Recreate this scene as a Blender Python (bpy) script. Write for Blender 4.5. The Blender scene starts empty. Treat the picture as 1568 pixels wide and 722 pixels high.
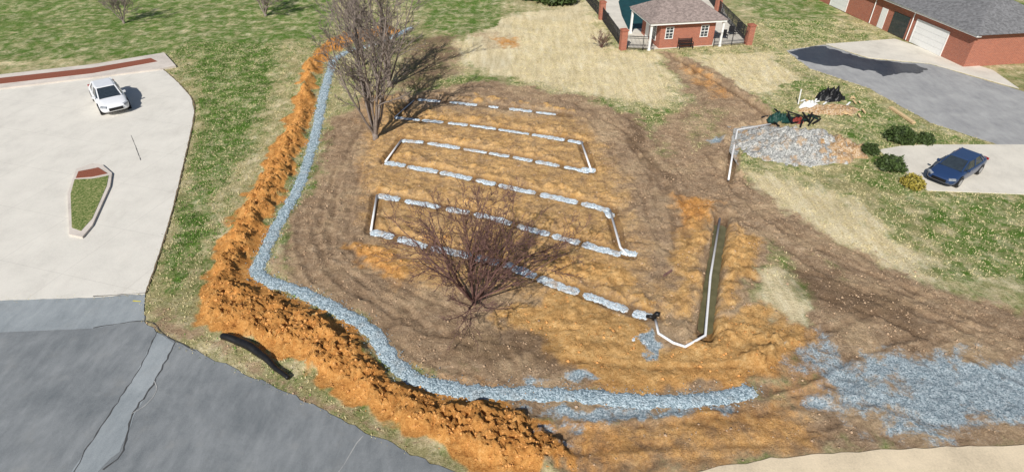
import bpy, bmesh, math, random
import numpy as np
from mathutils import Vector, Matrix, Quaternion

random.seed(7); rng = np.random.default_rng(11)
scene = bpy.context.scene
H = 20.0; PITCH = math.radians(35.8); F = 915.0

# ---------------------------------------------------------------- site survey helper (photo plan -> metres on the ground)
def site(u, v, z=0.0):
    dx = (u-784)/F; dy = (361-v)/F
    wx = dx; wy = math.cos(PITCH)+dy*math.sin(PITCH); wz = -math.sin(PITCH)+dy*math.cos(PITCH)
    t = (H-z)/(-wz)
    return (wx*t, wy*t)
def S(pts): return [site(*p) for p in pts]

# ---------------------------------------------------------------- noise
_perm = {}
def perlin(x, y, seed=0):
    if seed not in _perm:
        r = np.random.default_rng(seed+100)
        p = r.permutation(256); a = r.random(256)*2*np.pi
        _perm[seed] = (np.concatenate([p, p]), np.cos(a), np.sin(a))
    p, gx, gy = _perm[seed]
    xi = np.floor(x).astype(int); yi = np.floor(y).astype(int)
    xf = x-xi; yf = y-yi
    def g(ix, iy, fx, fy):
        h = p[(p[ix & 255]+iy) & 255]
        return gx[h]*fx+gy[h]*fy
    u = xf*xf*xf*(xf*(xf*6-15)+10); w = yf*yf*yf*(yf*(yf*6-15)+10)
    a = g(xi, yi, xf, yf); b = g(xi+1, yi, xf-1, yf)
    c = g(xi, yi+1, xf, yf-1); d = g(xi+1, yi+1, xf-1, yf-1)
    return ((a+(b-a)*u)*(1-w)+(c+(d-c)*u)*w)*1.5
def fbm(x, y, o=4, seed=0, gain=0.5):
    s = 0; a = 1; f = 1
    for i in range(o):
        s = s+a*perlin(x*f+17.3*i, y*f-9.1*i, seed+i); a *= gain; f *= 2.03
    return s
def sstep(t):
    t = np.clip(t, 0, 1); return t*t*(3-2*t)

def smooth_line(pts, step=0.12):
    P = np.array(pts, float)
    P = np.vstack([2*P[0]-P[1], P, 2*P[-1]-P[-2]])
    out = []
    for i in range(1, len(P)-2):
        p0, p1, p2, p3 = P[i-1:i+3]
        n = max(2, int(np.linalg.norm(p2-p1)/step))
        for k in range(n):
            t = k/n
            out.append(0.5*((2*p1)+(-p0+p2)*t+(2*p0-5*p1+4*p2-p3)*t*t+(-p0+3*p1-3*p2+p3)*t**3))
    out.append(P[-2])
    return np.array(out)

# ---------------------------------------------------------------- node helper
class NT:
    def __init__(s, name, rough=0.9, spec=0.2):
        s.mat = bpy.data.materials.new(name); s.mat.use_nodes = True
        s.t = s.mat.node_tree; s.n = s.t.nodes; s.l = s.t.links
        s.b = s.n['Principled BSDF']
        s.b.inputs['Roughness'].default_value = rough
        s.b.inputs['Specular IOR Level'].default_value = spec
        s.geo = s.n.new('ShaderNodeNewGeometry'); s.pos = s.geo.outputs['Position']
        s.tc = s.n.new('ShaderNodeTexCoord'); s.obj = s.tc.outputs['Object']
    def _in(s, sock, v):
        if isinstance(v, bpy.types.NodeSocket): s.l.new(v, sock)
        elif v is not None:
            if hasattr(sock.default_value, '__len__') and not hasattr(v, '__len__'): v = (v,)*len(sock.default_value)
            if hasattr(v, '__len__') and len(v) == 3 and len(sock.default_value) == 4: v = (*v, 1)
            sock.default_value = v
    def noise(s, scale, detail=4, rough=0.55, vec=None, dist=0.0):
        n = s.n.new('ShaderNodeTexNoise'); n.inputs['Scale'].default_value = scale
        n.inputs['Detail'].default_value = detail; n.inputs['Roughness'].default_value = rough
        n.inputs['Distortion'].default_value = dist
        s.l.new(vec or s.pos, n.inputs['Vector']); return n.outputs['Fac']
    def voro(s, scale, out='Color', vec=None, feat='F1'):
        n = s.n.new('ShaderNodeTexVoronoi'); n.feature = feat; n.inputs['Scale'].default_value = scale
        s.l.new(vec or s.pos, n.inputs['Vector']); return n.outputs[out]
    def m(s, op, a, b=None, c=None, clamp=False):
        n = s.n.new('ShaderNodeMath'); n.operation = op; n.use_clamp = clamp
        s._in(n.inputs[0], a)
        if b is not None: s._in(n.inputs[1], b)
        if c is not None: s._in(n.inputs[2], c)
        return n.outputs[0]
    def ramp(s, fac, stops):
        n = s.n.new('ShaderNodeValToRGB'); e = n.color_ramp.elements
        while len(e) < len(stops): e.new(0.5)
        for el, (p, c) in zip(e, stops):
            el.position = p; el.color = (*c, 1) if len(c) == 3 else c
        s.l.new(fac, n.inputs[0]); return n.outputs[0]
    def mix(s, fac, a, b, mode='MIX'):
        n = s.n.new('ShaderNodeMix'); n.data_type = 'RGBA'; n.blend_type = mode
        s._in(n.inputs[0], fac); s._in(n.inputs[6], a); s._in(n.inputs[7], b); return n.outputs[2]
    def attr(s, name):
        n = s.n.new('ShaderNodeAttribute'); n.attribute_name = name; return n.outputs['Fac']
    def map(s, vec, scale=(1, 1, 1), rot=(0, 0, 0)):
        n = s.n.new('ShaderNodeMapping'); n.inputs['Scale'].default_value = scale
        n.inputs['Rotation'].default_value = rot; s.l.new(vec, n.inputs[0]); return n.outputs[0]
    def rng(s, v, a, b, c=0.0, d=1.0, smooth=True):
        n = s.n.new('ShaderNodeMapRange'); n.interpolation_type = 'SMOOTHSTEP' if smooth else 'LINEAR'
        s._in(n.inputs[0], v)
        for i, k in enumerate((a, b, c, d)): n.inputs[i+1].default_value = k
        return n.outputs[0]
    def bump(s, h, dist=0.03, strength=1.0):
        n = s.n.new('ShaderNodeBump'); n.inputs['Distance'].default_value = dist
        s._in(n.inputs['Strength'], strength); s.l.new(h, n.inputs['Height'])
        s.l.new(n.outputs[0], s.b.inputs['Normal'])
    def color(s, c): s._in(s.b.inputs['Base Color'], c)

def simple(name, col, rough=0.6, metal=0.0, var=0.25, scale=6, spec=0.3, bump=0.0):
    t = NT(name, rough, spec); t.b.inputs['Metallic'].default_value = metal
    n = t.noise(scale, 5, 0.6)
    t.color(t.ramp(n, [(0.3, tuple(c*(1-var) for c in col)), (0.7, tuple(min(1, c*(1+var)) for c in col))]))
    if bump: t.bump(n, bump)
    return t.mat

# ---------------------------------------------------------------- materials
def mat_ground():
    t = NT('ground_soil_grass', 0.95, 0.12)
    nL = t.noise(0.35, 4, 0.55); nM = t.noise(1.6, 5, 0.6); nS = t.noise(7, 5, 0.7); nF = t.noise(22, 4, 0.75)
    nG = t.noise(55, 3, 0.7)
    grain = t.m('MULTIPLY_ADD', nF, 0.6, t.m('MULTIPLY', nG, 0.4))
    mixn = t.m('MULTIPLY_ADD', nM, 0.45, t.m('MULTIPLY', nS, 0.55))
    edge = t.m('ADD', t.m('MULTIPLY', nM, 0.5), t.m('MULTIPLY', nS, 0.5))
    def mask(name, amp=0.9, lo=0.38, hi=0.62, n=edge):
        a = t.attr(name)
        v = t.m('MULTIPLY_ADD', t.m('SUBTRACT', n, 0.5), amp*2, a)
        v = t.rng(v, lo, hi)
        return t.m('MULTIPLY', v, t.rng(a, 0.0, 0.12))
    half = t.m('MULTIPLY_ADD', nS, 0.5, t.m('MULTIPLY', grain, 0.5))
    dry = t.ramp(half, [(0.34, (0.16, 0.145, 0.058)), (0.5, (0.38, 0.34, 0.16)), (0.66, (0.66, 0.58, 0.34))])
    grn = t.ramp(half, [(0.34, (0.030, 0.070, 0.009)), (0.5, (0.095, 0.190, 0.026)), (0.66, (0.23, 0.34, 0.08))])
    n_str = t.noise(0.9, 7, 0.8, vec=t.map(t.pos, (1, 0.8, 1), (0, 0, 0.5)), dist=0.6)
    grass = t.mix(mask('a_green', 1.2, 0.2, 0.8, n_str), dry, grn)
    nMow = t.noise(1.1, 5, 0.7, vec=t.map(t.pos, (1.6, 0.22, 1), (0, 0, -0.5)))
    straw = t.ramp(t.m('MULTIPLY_ADD', half, 0.6, t.m('MULTIPLY', nMow, 0.4)),
                   [(0.36, (0.44, 0.35, 0.18)), (0.5, (0.78, 0.66, 0.41)), (0.62, (0.95, 0.87, 0.65))])
    n_st2 = t.noise(0.8, 7, 0.8, dist=0.3)
    col = t.mix(mask('a_straw', 1.2, 0.1, 0.9, n_st2), grass, straw)
    soiln = t.m('MULTIPLY_ADD', mixn, 0.55, t.m('MULTIPLY', grain, 0.45))
    brown = t.ramp(soiln, [(0.37, (0.150, 0.098, 0.060)), (0.5, (0.390, 0.268, 0.165)), (0.61, (0.66, 0.50, 0.34))])
    brown = t.mix(t.m('MULTIPLY', t.rng(nL, 0.45, 0.65), 0.55), brown, t.ramp(soiln, [(0.37, (0.25, 0.17, 0.09)), (0.61, (0.72, 0.55, 0.35))]))
    col = t.mix(mask('a_brown', 0.75, 0.25, 0.75, n_st2), col, brown)
    orange = t.ramp(soiln, [(0.36, (0.22, 0.085, 0.025)), (0.46, (0.52, 0.230, 0.062)), (0.54, (0.72, 0.365, 0.11)), (0.64, (0.90, 0.60, 0.28))])
    oy = t.ramp(soiln, [(0.37, (0.25, 0.140, 0.055)), (0.5, (0.64, 0.395, 0.155)), (0.62, (0.90, 0.68, 0.36))])
    orange = t.mix(t.attr('a_yellow'), orange, oy)
    col = t.mix(mask('a_orange', 0.9, 0.2, 0.8, t.m('MULTIPLY_ADD', n_st2, 0.6, t.m('MULTIPLY', edge, 0.4))), col, orange)
    gv = t.voro(20, 'Color')
    sep = t.n.new('ShaderNodeSeparateColor'); t.l.new(gv, sep.inputs[0])
    grav = t.ramp(t.m('MULTIPLY_ADD', sep.outputs[0], 0.5, t.m('MULTIPLY', nS, 0.5)),
                  [(0.25, (0.17, 0.23, 0.27)), (0.5, (0.37, 0.46, 0.51)), (0.75, (0.64, 0.72, 0.76))])
    col = t.mix(mask('a_gravel', 1.3, 0.25, 0.7, n_st2), col, grav)
    dk = t.m('MULTIPLY', mask('a_dark', 0.7, 0.2, 0.8), 0.6)
    col = t.mix(dk, col, t.mix(1.0, col, (0.32, 0.28, 0.26), 'MULTIPLY'))
    col = t.mix(t.m('MULTIPLY', t.attr('a_rut'), 0.55), col, t.mix(1.0, col, (0.45, 0.42, 0.42), 'MULTIPLY'))
    col = t.mix(0.35, col, t.mix(1.0, col, t.ramp(nL, [(0.35, (0.72, 0.72, 0.72)), (0.65, (1.25, 1.22, 1.18))]), 'MULTIPLY'))
    t.color(col)
    hgt = t.m('ADD', t.m('MULTIPLY', nS, 0.7), t.m('MULTIPLY', grain, 0.8))
    t.bump(hgt, 0.12, 1.0)
    return t.mat

def mat_gravel(name='crushed_stone', lo=(0.13, 0.185, 0.22), mid=(0.31, 0.40, 0.45), hi=(0.58, 0.68, 0.73), dirt=0.0):
    t = NT(name, 0.9, 0.2)
    v = t.voro(16, 'Color'); sep = t.n.new('ShaderNodeSeparateColor'); t.l.new(v, sep.inputs[0])
    nS = t.noise(9, 5, 0.7); nM = t.noise(1.5, 4, 0.6)
    f = t.m('MULTIPLY_ADD', sep.outputs[0], 0.5, t.m('MULTIPLY', nS, 0.5))
    c = t.ramp(f, [(0.22, lo), (0.48, mid), (0.78, hi)])
    if dirt > 0: c = t.mix(t.m('MULTIPLY', t.rng(nM, 0.50, 0.68), dirt), c, (0.42, 0.27, 0.14))
    t.color(c)
    d = t.voro(16, 'Distance'); t.bump(t.m('ADD', t.m('MULTIPLY', d, -0.6), nS), 0.05)
    return t.mat

def mat_concrete(name, col=(0.56, 0.53, 0.48), var=0.12, joint=None, rot=0.0):
    t = NT(name, 0.85, 0.25)
    n = t.noise(0.5, 6, 0.65); f = t.noise(14, 5, 0.7)
    k = t.m('MULTIPLY_ADD', n, 0.6, t.m('MULTIPLY', f, 0.4))
    c = t.ramp(k, [(0.35, tuple(x*(1-var*1.6) for x in col)), (0.5, col), (0.65, tuple(min(1, x*(1+var)) for x in col))])
    if joint:
        b = t.n.new('ShaderNodeTexBrick'); b.inputs['Scale'].default_value = 1.0
        b.inputs['Brick Width'].default_value = joint; b.inputs['Row Height'].default_value = joint
        b.inputs['Mortar Size'].default_value = 0.018; b.offset = 0.0
        t.l.new(t.map(t.pos, (1, 1, 1), (0, 0, rot)), b.inputs['Vector'])
        c = t.mix(t.m('MULTIPLY', b.outputs['Fac'], 0.22), c, (0.25, 0.23, 0.2))
    st = t.noise(1.1, 5, 0.7, vec=t.map(t.pos, (1, 0.25, 1), (0, 0, rot)))
    c = t.mix(t.m('MULTIPLY', t.rng(st, 0.5, 0.72), 0.12), c, (0.3, 0.27, 0.22))
    t.color(c); t.bump(f, 0.01)
    return t.mat

def mat_asphalt(name, lo, hi, wet=False):
    t = NT(name, 0.35 if wet else 0.88, 0.4 if wet else 0.2)
    n = t.noise(0.35, 7, 0.7, dist=0.5); m = t.noise(2.2, 5, 0.65, vec=t.map(t.pos, (1, 0.3, 1), (0, 0, -0.6))); f = t.noise(40, 3, 0.8)
    k = t.m('ADD', t.m('MULTIPLY', n, 0.4), t.m('ADD', t.m('MULTIPLY', m, 0.25), t.m('MULTIPLY', f, 0.35)))
    c = t.ramp(k, [(0.38, lo), (0.60, hi)])
    dust = t.noise(0.8, 6, 0.7)
    c = t.mix(t.m('MULTIPLY', t.rng(dust, 0.52, 0.75), 0.0 if wet else 0.18), c, (0.33, 0.31, 0.27))
    t.color(c); t.bump(f, 0.01)
    return t.mat

def mat_brick(name='red_brick'):
    t = NT(name, 0.85, 0.2)
    sx = t.n.new('ShaderNodeSeparateXYZ'); t.l.new(t.obj, sx.inputs[0])
    cx = t.n.new('ShaderNodeCombineXYZ')
    t.l.new(t.m('ADD', sx.outputs[0], sx.outputs[1]), cx.inputs[0]); t.l.new(sx.outputs[2], cx.inputs[1])
    b = t.n.new('ShaderNodeTexBrick'); t.l.new(cx.outputs[0], b.inputs['Vector'])
    b.inputs['Scale'].default_value = 1; b.inputs['Brick Width'].default_value = 0.21; b.inputs['Row Height'].default_value = 0.075
    b.inputs['Mortar Size'].default_value = 0.008
    b.inputs['Color1'].default_value = (0.40, 0.115, 0.06, 1); b.inputs['Color2'].default_value = (0.26, 0.068, 0.04, 1)
    b.inputs['Mortar'].default_value = (0.42, 0.33, 0.27, 1)
    n = t.noise(1.5, 5, 0.6)
    t.color(t.mix(t.m('MULTIPLY', n, 0.4), b.outputs['Color'], (0.45, 0.15, 0.09)))
    return t.mat

def mat_shingle(name, col):
    t = NT(name, 0.9, 0.15)
    n = t.noise(5, 5, 0.7); v = t.voro(5, 'Color', vec=t.map(t.obj, (1, 1, 2)))
    sep = t.n.new('ShaderNodeSeparateColor'); t.l.new(v, sep.inputs[0])
    k = t.m('MULTIPLY_ADD', n, 0.6, t.m('MULTIPLY', sep.outputs[0], 0.4))
    t.color(t.ramp(k, [(0.25, tuple(c*0.7 for c in col)), (0.7, tuple(c*1.25 for c in col))]))
    t.bump(n, 0.02); return t.mat

M_ground = mat_ground()
M_gravel = mat_gravel(dirt=0.12)
M_gravel_l = mat_gravel('pale_stone_bed', (0.30, 0.37, 0.42), (0.55, 0.64, 0.70), (0.80, 0.86, 0.89), dirt=0.6)
M_pile = mat_gravel('pile_stone', (0.13, 0.135, 0.13), (0.33, 0.335, 0.32), (0.62, 0.61, 0.58), dirt=0.8)
M_conc = mat_concrete('driveway_concrete', (0.66, 0.63, 0.565), 0.08, 4.2, 0.28)
M_conc2 = mat_concrete('pad_concrete', (0.64, 0.60, 0.52), 0.12)
M_kerb = mat_concrete('kerb_concrete', (0.60, 0.54, 0.48), 0.15)
M_sandy = mat_concrete('sandy_concrete', (0.66, 0.55, 0.39), 0.14)
M_asph = mat_asphalt('road_asphalt', (0.125, 0.140, 0.150), (0.275, 0.290, 0.298))
M_asph2 = mat_asphalt('drive_asphalt', (0.25, 0.25, 0.255), (0.41, 0.41, 0.40))
M_asph3 = mat_asphalt('apron_asphalt', (0.20, 0.225, 0.24), (0.35, 0.38, 0.395))
M_wet = mat_asphalt('wet_asphalt', (0.020, 0.024, 0.034), (0.06, 0.067, 0.08), True)
M_crack = simple('crack_filler', (0.07, 0.07, 0.07), 0.7)
M_crackl = simple('joint_pale', (0.36, 0.36, 0.35), 0.8)
M_brick = mat_brick(); M_mulch = simple('red_mulch', (0.26, 0.085, 0.05), 0.95, var=0.5, scale=20, bump=0.05)
M_white = simple('white_paint', (0.78, 0.78, 0.76), 0.5, var=0.05)
M_pvc = simple('white_pvc', (0.80, 0.80, 0.80), 0.35, var=0.06)
M_blackpl = simple('black_plastic', (0.012, 0.012, 0.013), 0.4, var=0.3)
M_metal = simple('black_iron', (0.02, 0.02, 0.022), 0.5)
M_glass = simple('dark_glass', (0.03, 0.04, 0.05), 0.08, spec=0.8)
M_roof = mat_shingle('roof_shingle', (0.26, 0.21, 0.19)); M_roof2 = mat_shingle('grey_shingle', (0.17, 0.17, 0.175))
M_barkA = simple('grey_bark', (0.23, 0.19, 0.165), 0.9, var=0.3, scale=9)
M_barkB = simple('brown_bark', (0.16, 0.088, 0.075), 0.9, var=0.35, scale=9)
M_wood = simple('lumber', (0.62, 0.45, 0.25), 0.8, var=0.15)
M_pool = simple('pool_cover', (0.010, 0.055, 0.060), 0.6, var=0.3, scale=1.5)
M_red = simple('red_plastic', (0.22, 0.03, 0.02), 0.5); M_green = simple('green_plastic', (0.012, 0.05, 0.04), 0.5)

# ---------------------------------------------------------------- object helpers
def mk(name, verts, faces, mat=None, parent=None, smooth=False, loc=None, rotz=0.0):
    me = bpy.data.meshes.new(name); me.from_pydata([tuple(map(float, v)) for v in verts], [], [tuple(f) for f in faces]); me.update()
    ob = bpy.data.objects.new(name, me); scene.collection.objects.link(ob)
    if mat: me.materials.append(mat)
    if smooth: me.polygons.foreach_set('use_smooth', [True]*len(me.polygons))
    if parent: ob.parent = parent
    if loc: ob.location = loc
    if rotz: ob.rotation_euler[2] = rotz
    return ob
def empty(name, loc=(0, 0, 0), rotz=0.0):
    e = bpy.data.objects.new(name, None); scene.collection.objects.link(e); e.location = loc; e.rotation_euler[2] = rotz
    e.empty_display_size = 0.3; return e
class MB:
    def __init__(s): s.v = []; s.f = []
    def box(s, x0, x1, y0, y1, z0, z1):
        b = len(s.v)
        s.v += [(x0, y0, z0), (x1, y0, z0), (x1, y1, z0), (x0, y1, z0), (x0, y0, z1), (x1, y0, z1), (x1, y1, z1), (x0, y1, z1)]
        s.f += [[b+i for i in q] for q in ((0, 3, 2, 1), (4, 5, 6, 7), (0, 1, 5, 4), (1, 2, 6, 5), (2, 3, 7, 6), (3, 0, 4, 7))]
    def beam(s, a, b_, w, h):
        a = Vector(a); b_ = Vector(b_); d = (b_-a).normalized()
        up = Vector((0, 0, 1)) if abs(d.z) < 0.95 else Vector((1, 0, 0))
        r = d.cross(up).normalized(); u = r.cross(d).normalized(); k = len(s.v)
        for p in (a, b_):
            for sx, sz in ((-1, -1), (1, -1), (1, 1), (-1, 1)): s.v.append(tuple(p+r*sx*w/2+u*sz*h/2))
        s.f += [[k+i for i in q] for q in ((0, 1, 2, 3), (7, 6, 5, 4), (0, 4, 5, 1), (1, 5, 6, 2), (2, 6, 7, 3), (3, 7, 4, 0))]
    def tube(s, pts, radii, sides=8, cap=True):
        pts = [Vector(p) for p in pts]; k0 = len(s.v); n = len(pts)
        if not hasattr(radii, '__len__'): radii = [radii]*n
        prev = None
        for i, p in enumerate(pts):
            d = (pts[min(i+1, n-1)]-pts[max(i-1, 0)]).normalized()
            if prev is None:
                r = d.orthogonal().normalized()
            else:
                r = (prev-d*prev.dot(d)); r = r.normalized() if r.length > 1e-5 else d.orthogonal().normalized()
            prev = r; u = d.cross(r)
            for j in range(sides):
                a = 2*math.pi*j/sides
                s.v.append(tuple(p+(r*math.cos(a)+u*math.sin(a))*radii[i]))
        for i in range(n-1):
            for j in range(sides):
                a = k0+i*sides+j; b = k0+i*sides+(j+1) % sides
                s.f.append([a, b, b+sides, a+sides])
        if cap:
            s.f.append([k0+j for j in range(sides)][::-1]); s.f.append([k0+(n-1)*sides+j for j in range(sides)])
    def make(s, name, mat, parent=None, smooth=False, **k): return mk(name, s.v, s.f, mat, parent, smooth, **k)

def slab(name, pts, z, mat, thick=0.15, parent=None, jitter=0.0, smooth=False):
    P = smooth_line(pts+[pts[0]], 0.5)[:-1] if smooth else np.array(pts)
    if jitter: P = P+rng.normal(0, jitter, P.shape)
    n = len(P)
    v = [(x, y, z) for x, y in P]+[(x, y, z-thick) for x, y in P]
    me = bpy.data.meshes.new(name); bm = bmesh.new()
    bv = [bm.verts.new(p) for p in v]
    f = bm.faces.new(bv[:n]); f.normal_update()
    if f.normal.z < 0: f.normal_flip()
    for i in range(n): bm.faces.new((bv[i], bv[(i+1) % n], bv[n+(i+1) % n], bv[n+i]))
    bmesh.ops.triangulate(bm, faces=[f]); bmesh.ops.recalc_face_normals(bm, faces=bm.faces)
    for fc in bm.faces:
        if abs(fc.normal.z) > 0.9 and fc.normal.z < 0: fc.normal_flip()
    bm.to_mesh(me); bm.free(); me.materials.append(mat)
    ob = bpy.data.objects.new(name, me); scene.collection.objects.link(ob)
    if parent: ob.parent = parent
    return ob
def rough_poly(pts, step=0.3, amp=0.06, keep=None):
    out = []
    n = len(pts)
    for i in range(n):
        a = np.array(pts[i]); b = np.array(pts[(i+1) % n]); L = np.linalg.norm(b-a); k = max(1, min(60, int(L/step)))
        for j in range(k):
            p = a+(b-a)*j/k
            if L < 60: p = p+amp*np.array([fbm(p[0]*1.1, p[1]*1.1, 3, 5), fbm(p[0]*1.1, p[1]*1.1, 3, 6)])
            out.append((float(p[0]), float(p[1])))
    return out

# ---------------------------------------------------------------- site plan
TR = S([(630,42),(605,55),(570,68),(535,78),(512,92),(505,110),(495,145),(487,185),(475,235),(455,290),(430,335),(412,370),(401,395),(393,415),(412,430),(450,442),(490,460),(530,482),(560,500),(580,520),(600,550),(630,575),(680,592),(740,601),(830,601),(900,606),(990,613),(1060,612),(1120,605),(1156,598)])
LEACH = [S(p) for p in (
 [(640,151),(700,156),(780,165),(870,176)],
 [(604,178),(660,184),(720,190),(800,202),(893,217)],
 [(615,213),(660,218),(710,226),(780,238),(830,247),(906,262)],
 [(590,247),(645,257),(700,267),(745,277),(785,286),(835,297),(885,308),(938,321)],
 [(578,297),(625,306),(700,320),(760,333),(800,345),(870,365),(930,382),(965,390)],
 [(568,352),(600,360),(650,374),(700,385),(780,405),(840,430),(905,452),(970,476),(1003,487)])]
ENDS = [S(p) for p in ([(615,213),(590,247)], [(890,216),(906,262)], [(577,298),(568,352)], [(934,321),(950,378),(960,390)], [(634,152),(604,178)])]
DITCH = S([(1080,512),(1092,420),(1106,332)])
DITCH2 = S([(1117,274),(1123,235),(1130,198),(1180,190)])
DITCH3 = S([(1030,85),(1060,104),(1100,126),(1140,152),(1180,178)])
BERM = S([(515,58),(490,70),(465,100),(455,140),(445,180),(425,220),(395,270),(365,320),(338,370),(322,410),(315,440),(303,470),(303,498),(340,508),(400,530),(450,555),(500,585),(560,625),(600,650),(650,680),(700,702),(760,722),(860,730),(880,700),(850,655),(805,628),(740,613),(680,605),(622,588),(584,560),(565,525),(545,508),(490,477),(440,455),(400,442),(378,425),(386,390),(420,325),(448,275),(464,220),(477,180),(484,130),(497,92),(530,70),(610,49),(600,40)])
DRIVE = S([(-250,130),(143,118),(246,103),(272,126),(293,150),(298,172),(290,215),(265,320),(241,400),(223,450),(143,455),(-250,470)])
ROAD = S([(-500,473),(143,455.5),(223,450.5),(220,470),(222,492),(240,508),(300,537),(400,582),(470,615),(560,662),(640,700),(720,735),(850,800),(900,1000),(-500,1000)])
SANDY = S([(1040,728),(1100,714),(1180,702),(1300,693),(1425,685),(1568,682),(1750,680),(1750,900),(1100,900)])
PADR = S([(1345,230),(1380,224),(1425,222),(1600,222),(1620,300),(1420,292),(1392,268)])
ADRV = S([(1203,78),(1262,68.5),(1330,90),(1425,99),(1600,150),(1700,260),(1568,235),(1425,188),(1330,135),(1240,105)])
CDRV = S([(1264,68),(1370,60),(1425,78),(1520,108),(1560,136),(1425,98),(1330,89)])
DECK = S([(922,6),(940,-25),(1100,-25),(1110,20),(1145,66),(1092,70),(1000,76),(956,72)])

# ---------------------------------------------------------------- terrain grid
def axis(parts):
    out = []
    for a, b, st in parts: out += list(np.arange(a, b-1e-6, st))
    return np.array(out)
def grow(a, sgn, st):
    o = []; p = a
    while abs(p-a) < 1400: st *= 1.35; p += sgn*st; o.append(p)
    return np.array(o)
xs = axis([(-60, -24, 0.3), (-24, 24, 0.1), (24, 60.2, 0.3)]); xs = np.concatenate([grow(-60, -1, 0.5)[::-1], xs, grow(60, 1, 0.5)])
ys = axis([(-6, 11, 0.5), (11, 42, 0.1), (42, 95, 0.22)]); ys = np.concatenate([grow(-6, -1, 0.6)[::-1], ys, grow(95, 1, 0.4)])
X, Y = np.meshgrid(xs, ys); NY, NX = X.shape
x = X.ravel(); y = Y.ravel()
wx = x+0.7*fbm(x*0.45, y*0.45, 3, 21)+0.25*fbm(x*1.7, y*1.7, 3, 31)
wy = y+0.7*fbm(x*0.45, y*0.45, 3, 41)+0.25*fbm(x*1.7, y*1.7, 3, 51)

def seg_d(px, py, a, b):
    ax, ay = a; bx, by = b; dx = bx-ax; dy = by-ay
    t = np.clip(((px-ax)*dx+(py-ay)*dy)/(dx*dx+dy*dy+1e-12), 0, 1)
    return np.hypot(px-ax-t*dx, py-ay-t*dy)
def bbox_idx(px, py, P, mg):
    P = np.array(P); lo = P.min(0)-mg; hi = P.max(0)+mg
    return np.nonzero((px > lo[0]) & (px < hi[0]) & (py > lo[1]) & (py < hi[1]))[0]
def line_d(px, py, pts, mg=3.0):
    out = np.full(px.shape, 99.0); ix = bbox_idx(px, py, pts, mg); qx = px[ix]; qy = py[ix]; d = np.full(qx.shape, 99.0)
    for a, b in zip(pts[:-1], pts[1:]): d = np.minimum(d, seg_d(qx, qy, a, b))
    out[ix] = d; return out
def poly_sd(px, py, poly, mg=3.0):
    out = np.full(px.shape, 99.0); ix = bbox_idx(px, py, poly, mg); qx = px[ix]; qy = py[ix]
    d = np.full(qx.shape, 99.0); ins = np.zeros(qx.shape, bool)
    for a, b in zip(poly, poly[1:]+poly[:1]):
        d = np.minimum(d, seg_d(qx, qy, a, b))
        c = ((a[1] > qy) != (b[1] > qy))
        xi = (b[0]-a[0])*(qy-a[1])/((b[1]-a[1])+1e-12)+a[0]
        ins ^= c & (qx < xi)
    out[ix] = np.where(ins, -d, d); return out
A = {k: np.zeros(x.shape) for k in ('green', 'straw', 'brown', 'orange', 'yellow', 'gravel', 'dark', 'rut')}
def paint(k, pts, soft=0.8, val=1.0, warp=True, world=False):
    P = pts if world else S(pts)
    sd = poly_sd(wx if warp else x, wy if warp else y, P, soft+1.5)
    A[k] = np.maximum(A[k], val*sstep(0.5-sd/(2*soft)))
def erase(k, pts, soft=0.8, val=1.0):
    sd = poly_sd(wx, wy, S(pts), soft+1.5); A[k] *= 1-val*sstep(0.5-sd/(2*soft))

A['green'][:] = 0.45
A['green'] += 0.14*fbm(x*0.12, y*0.12, 3, 61)
paint('green', [(-600,-80),(520,-60),(520,40),(470,75),(440,130),(430,190),(395,240),(350,310),(300,390),(280,450),(240,440),(300,260),(320,160),(270,90),(-600,110)], 1.5, 0.72)
paint('green', [(290,60),(420,50),(440,110),(400,190),(345,260),(300,330),(262,380),(300,200),(300,140)], 2.0, 1.0)
paint('green', [(262,330),(320,300),(335,330),(290,410),(250,420)], 1.0, 0.95)
paint('green', [(600,-40),(770,-60),(780,40),(700,60),(640,40)], 2, 0.72)
paint('green', [(1090,-30),(1280,-30),(1300,60),(1190,70),(1150,30)], 2, 0.66)
paint('green', [(1160,130),(1240,110),(1430,190),(1700,260),(1700,460),(1425,440),(1400,330),(1300,250),(1250,150)], 2, 0.70)
paint('green', [(440,455),(500,478),(560,520),(560,535),(500,500),(430,470)], 0.4, 0.7)
paint('green', [(420,560),(470,585),(560,640),(540,655),(440,600)], 0.6, 0.55)
paint('green', [(480,230),(500,260),(470,320),(440,390),(425,395),(450,320)], 0.5, 0.65)
erase('green', [(425,60),(470,60),(450,130),(420,220),(380,280),(340,340),(320,320),(380,230),(415,140)], 1.0, 0.4)
# straw
for p, s_, v_ in (
 ([(770,25),(900,2),(945,75),(1010,80),(1045,150),(1000,165),(880,145),(800,125),(700,100),(690,70)], 2.4, 1.0),
 ([(1040,85),(1180,78),(1235,130),(1160,152),(1100,125)], 1.8, 0.9),
 ([(1130,255),(1220,270),(1320,315),(1415,400),(1420,445),(1290,385),(1200,340),(1140,300)], 2.0, 0.98),
 ([(1150,400),(1200,410),(1260,470),(1245,515),(1150,470)], 1.0, 0.85),
 ([(1195,25),(1290,25),(1280,58),(1190,62)], 1.2, 0.6),
 ([(950,-60),(1100,-60),(1080,-20),(950,-20)], 3, 0.6),
 ([(640,60),(760,60),(760,110),(660,110)], 2.0, 0.5)): paint('straw', p, s_, v_)
A['straw'] = np.maximum(A['straw'], 0.34+0.2*fbm(x*0.15, y*0.15, 3, 71))
A['straw'][:] = np.where(A['green'] > 0.6, np.minimum(A['straw'], 0.30), A['straw'])
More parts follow.
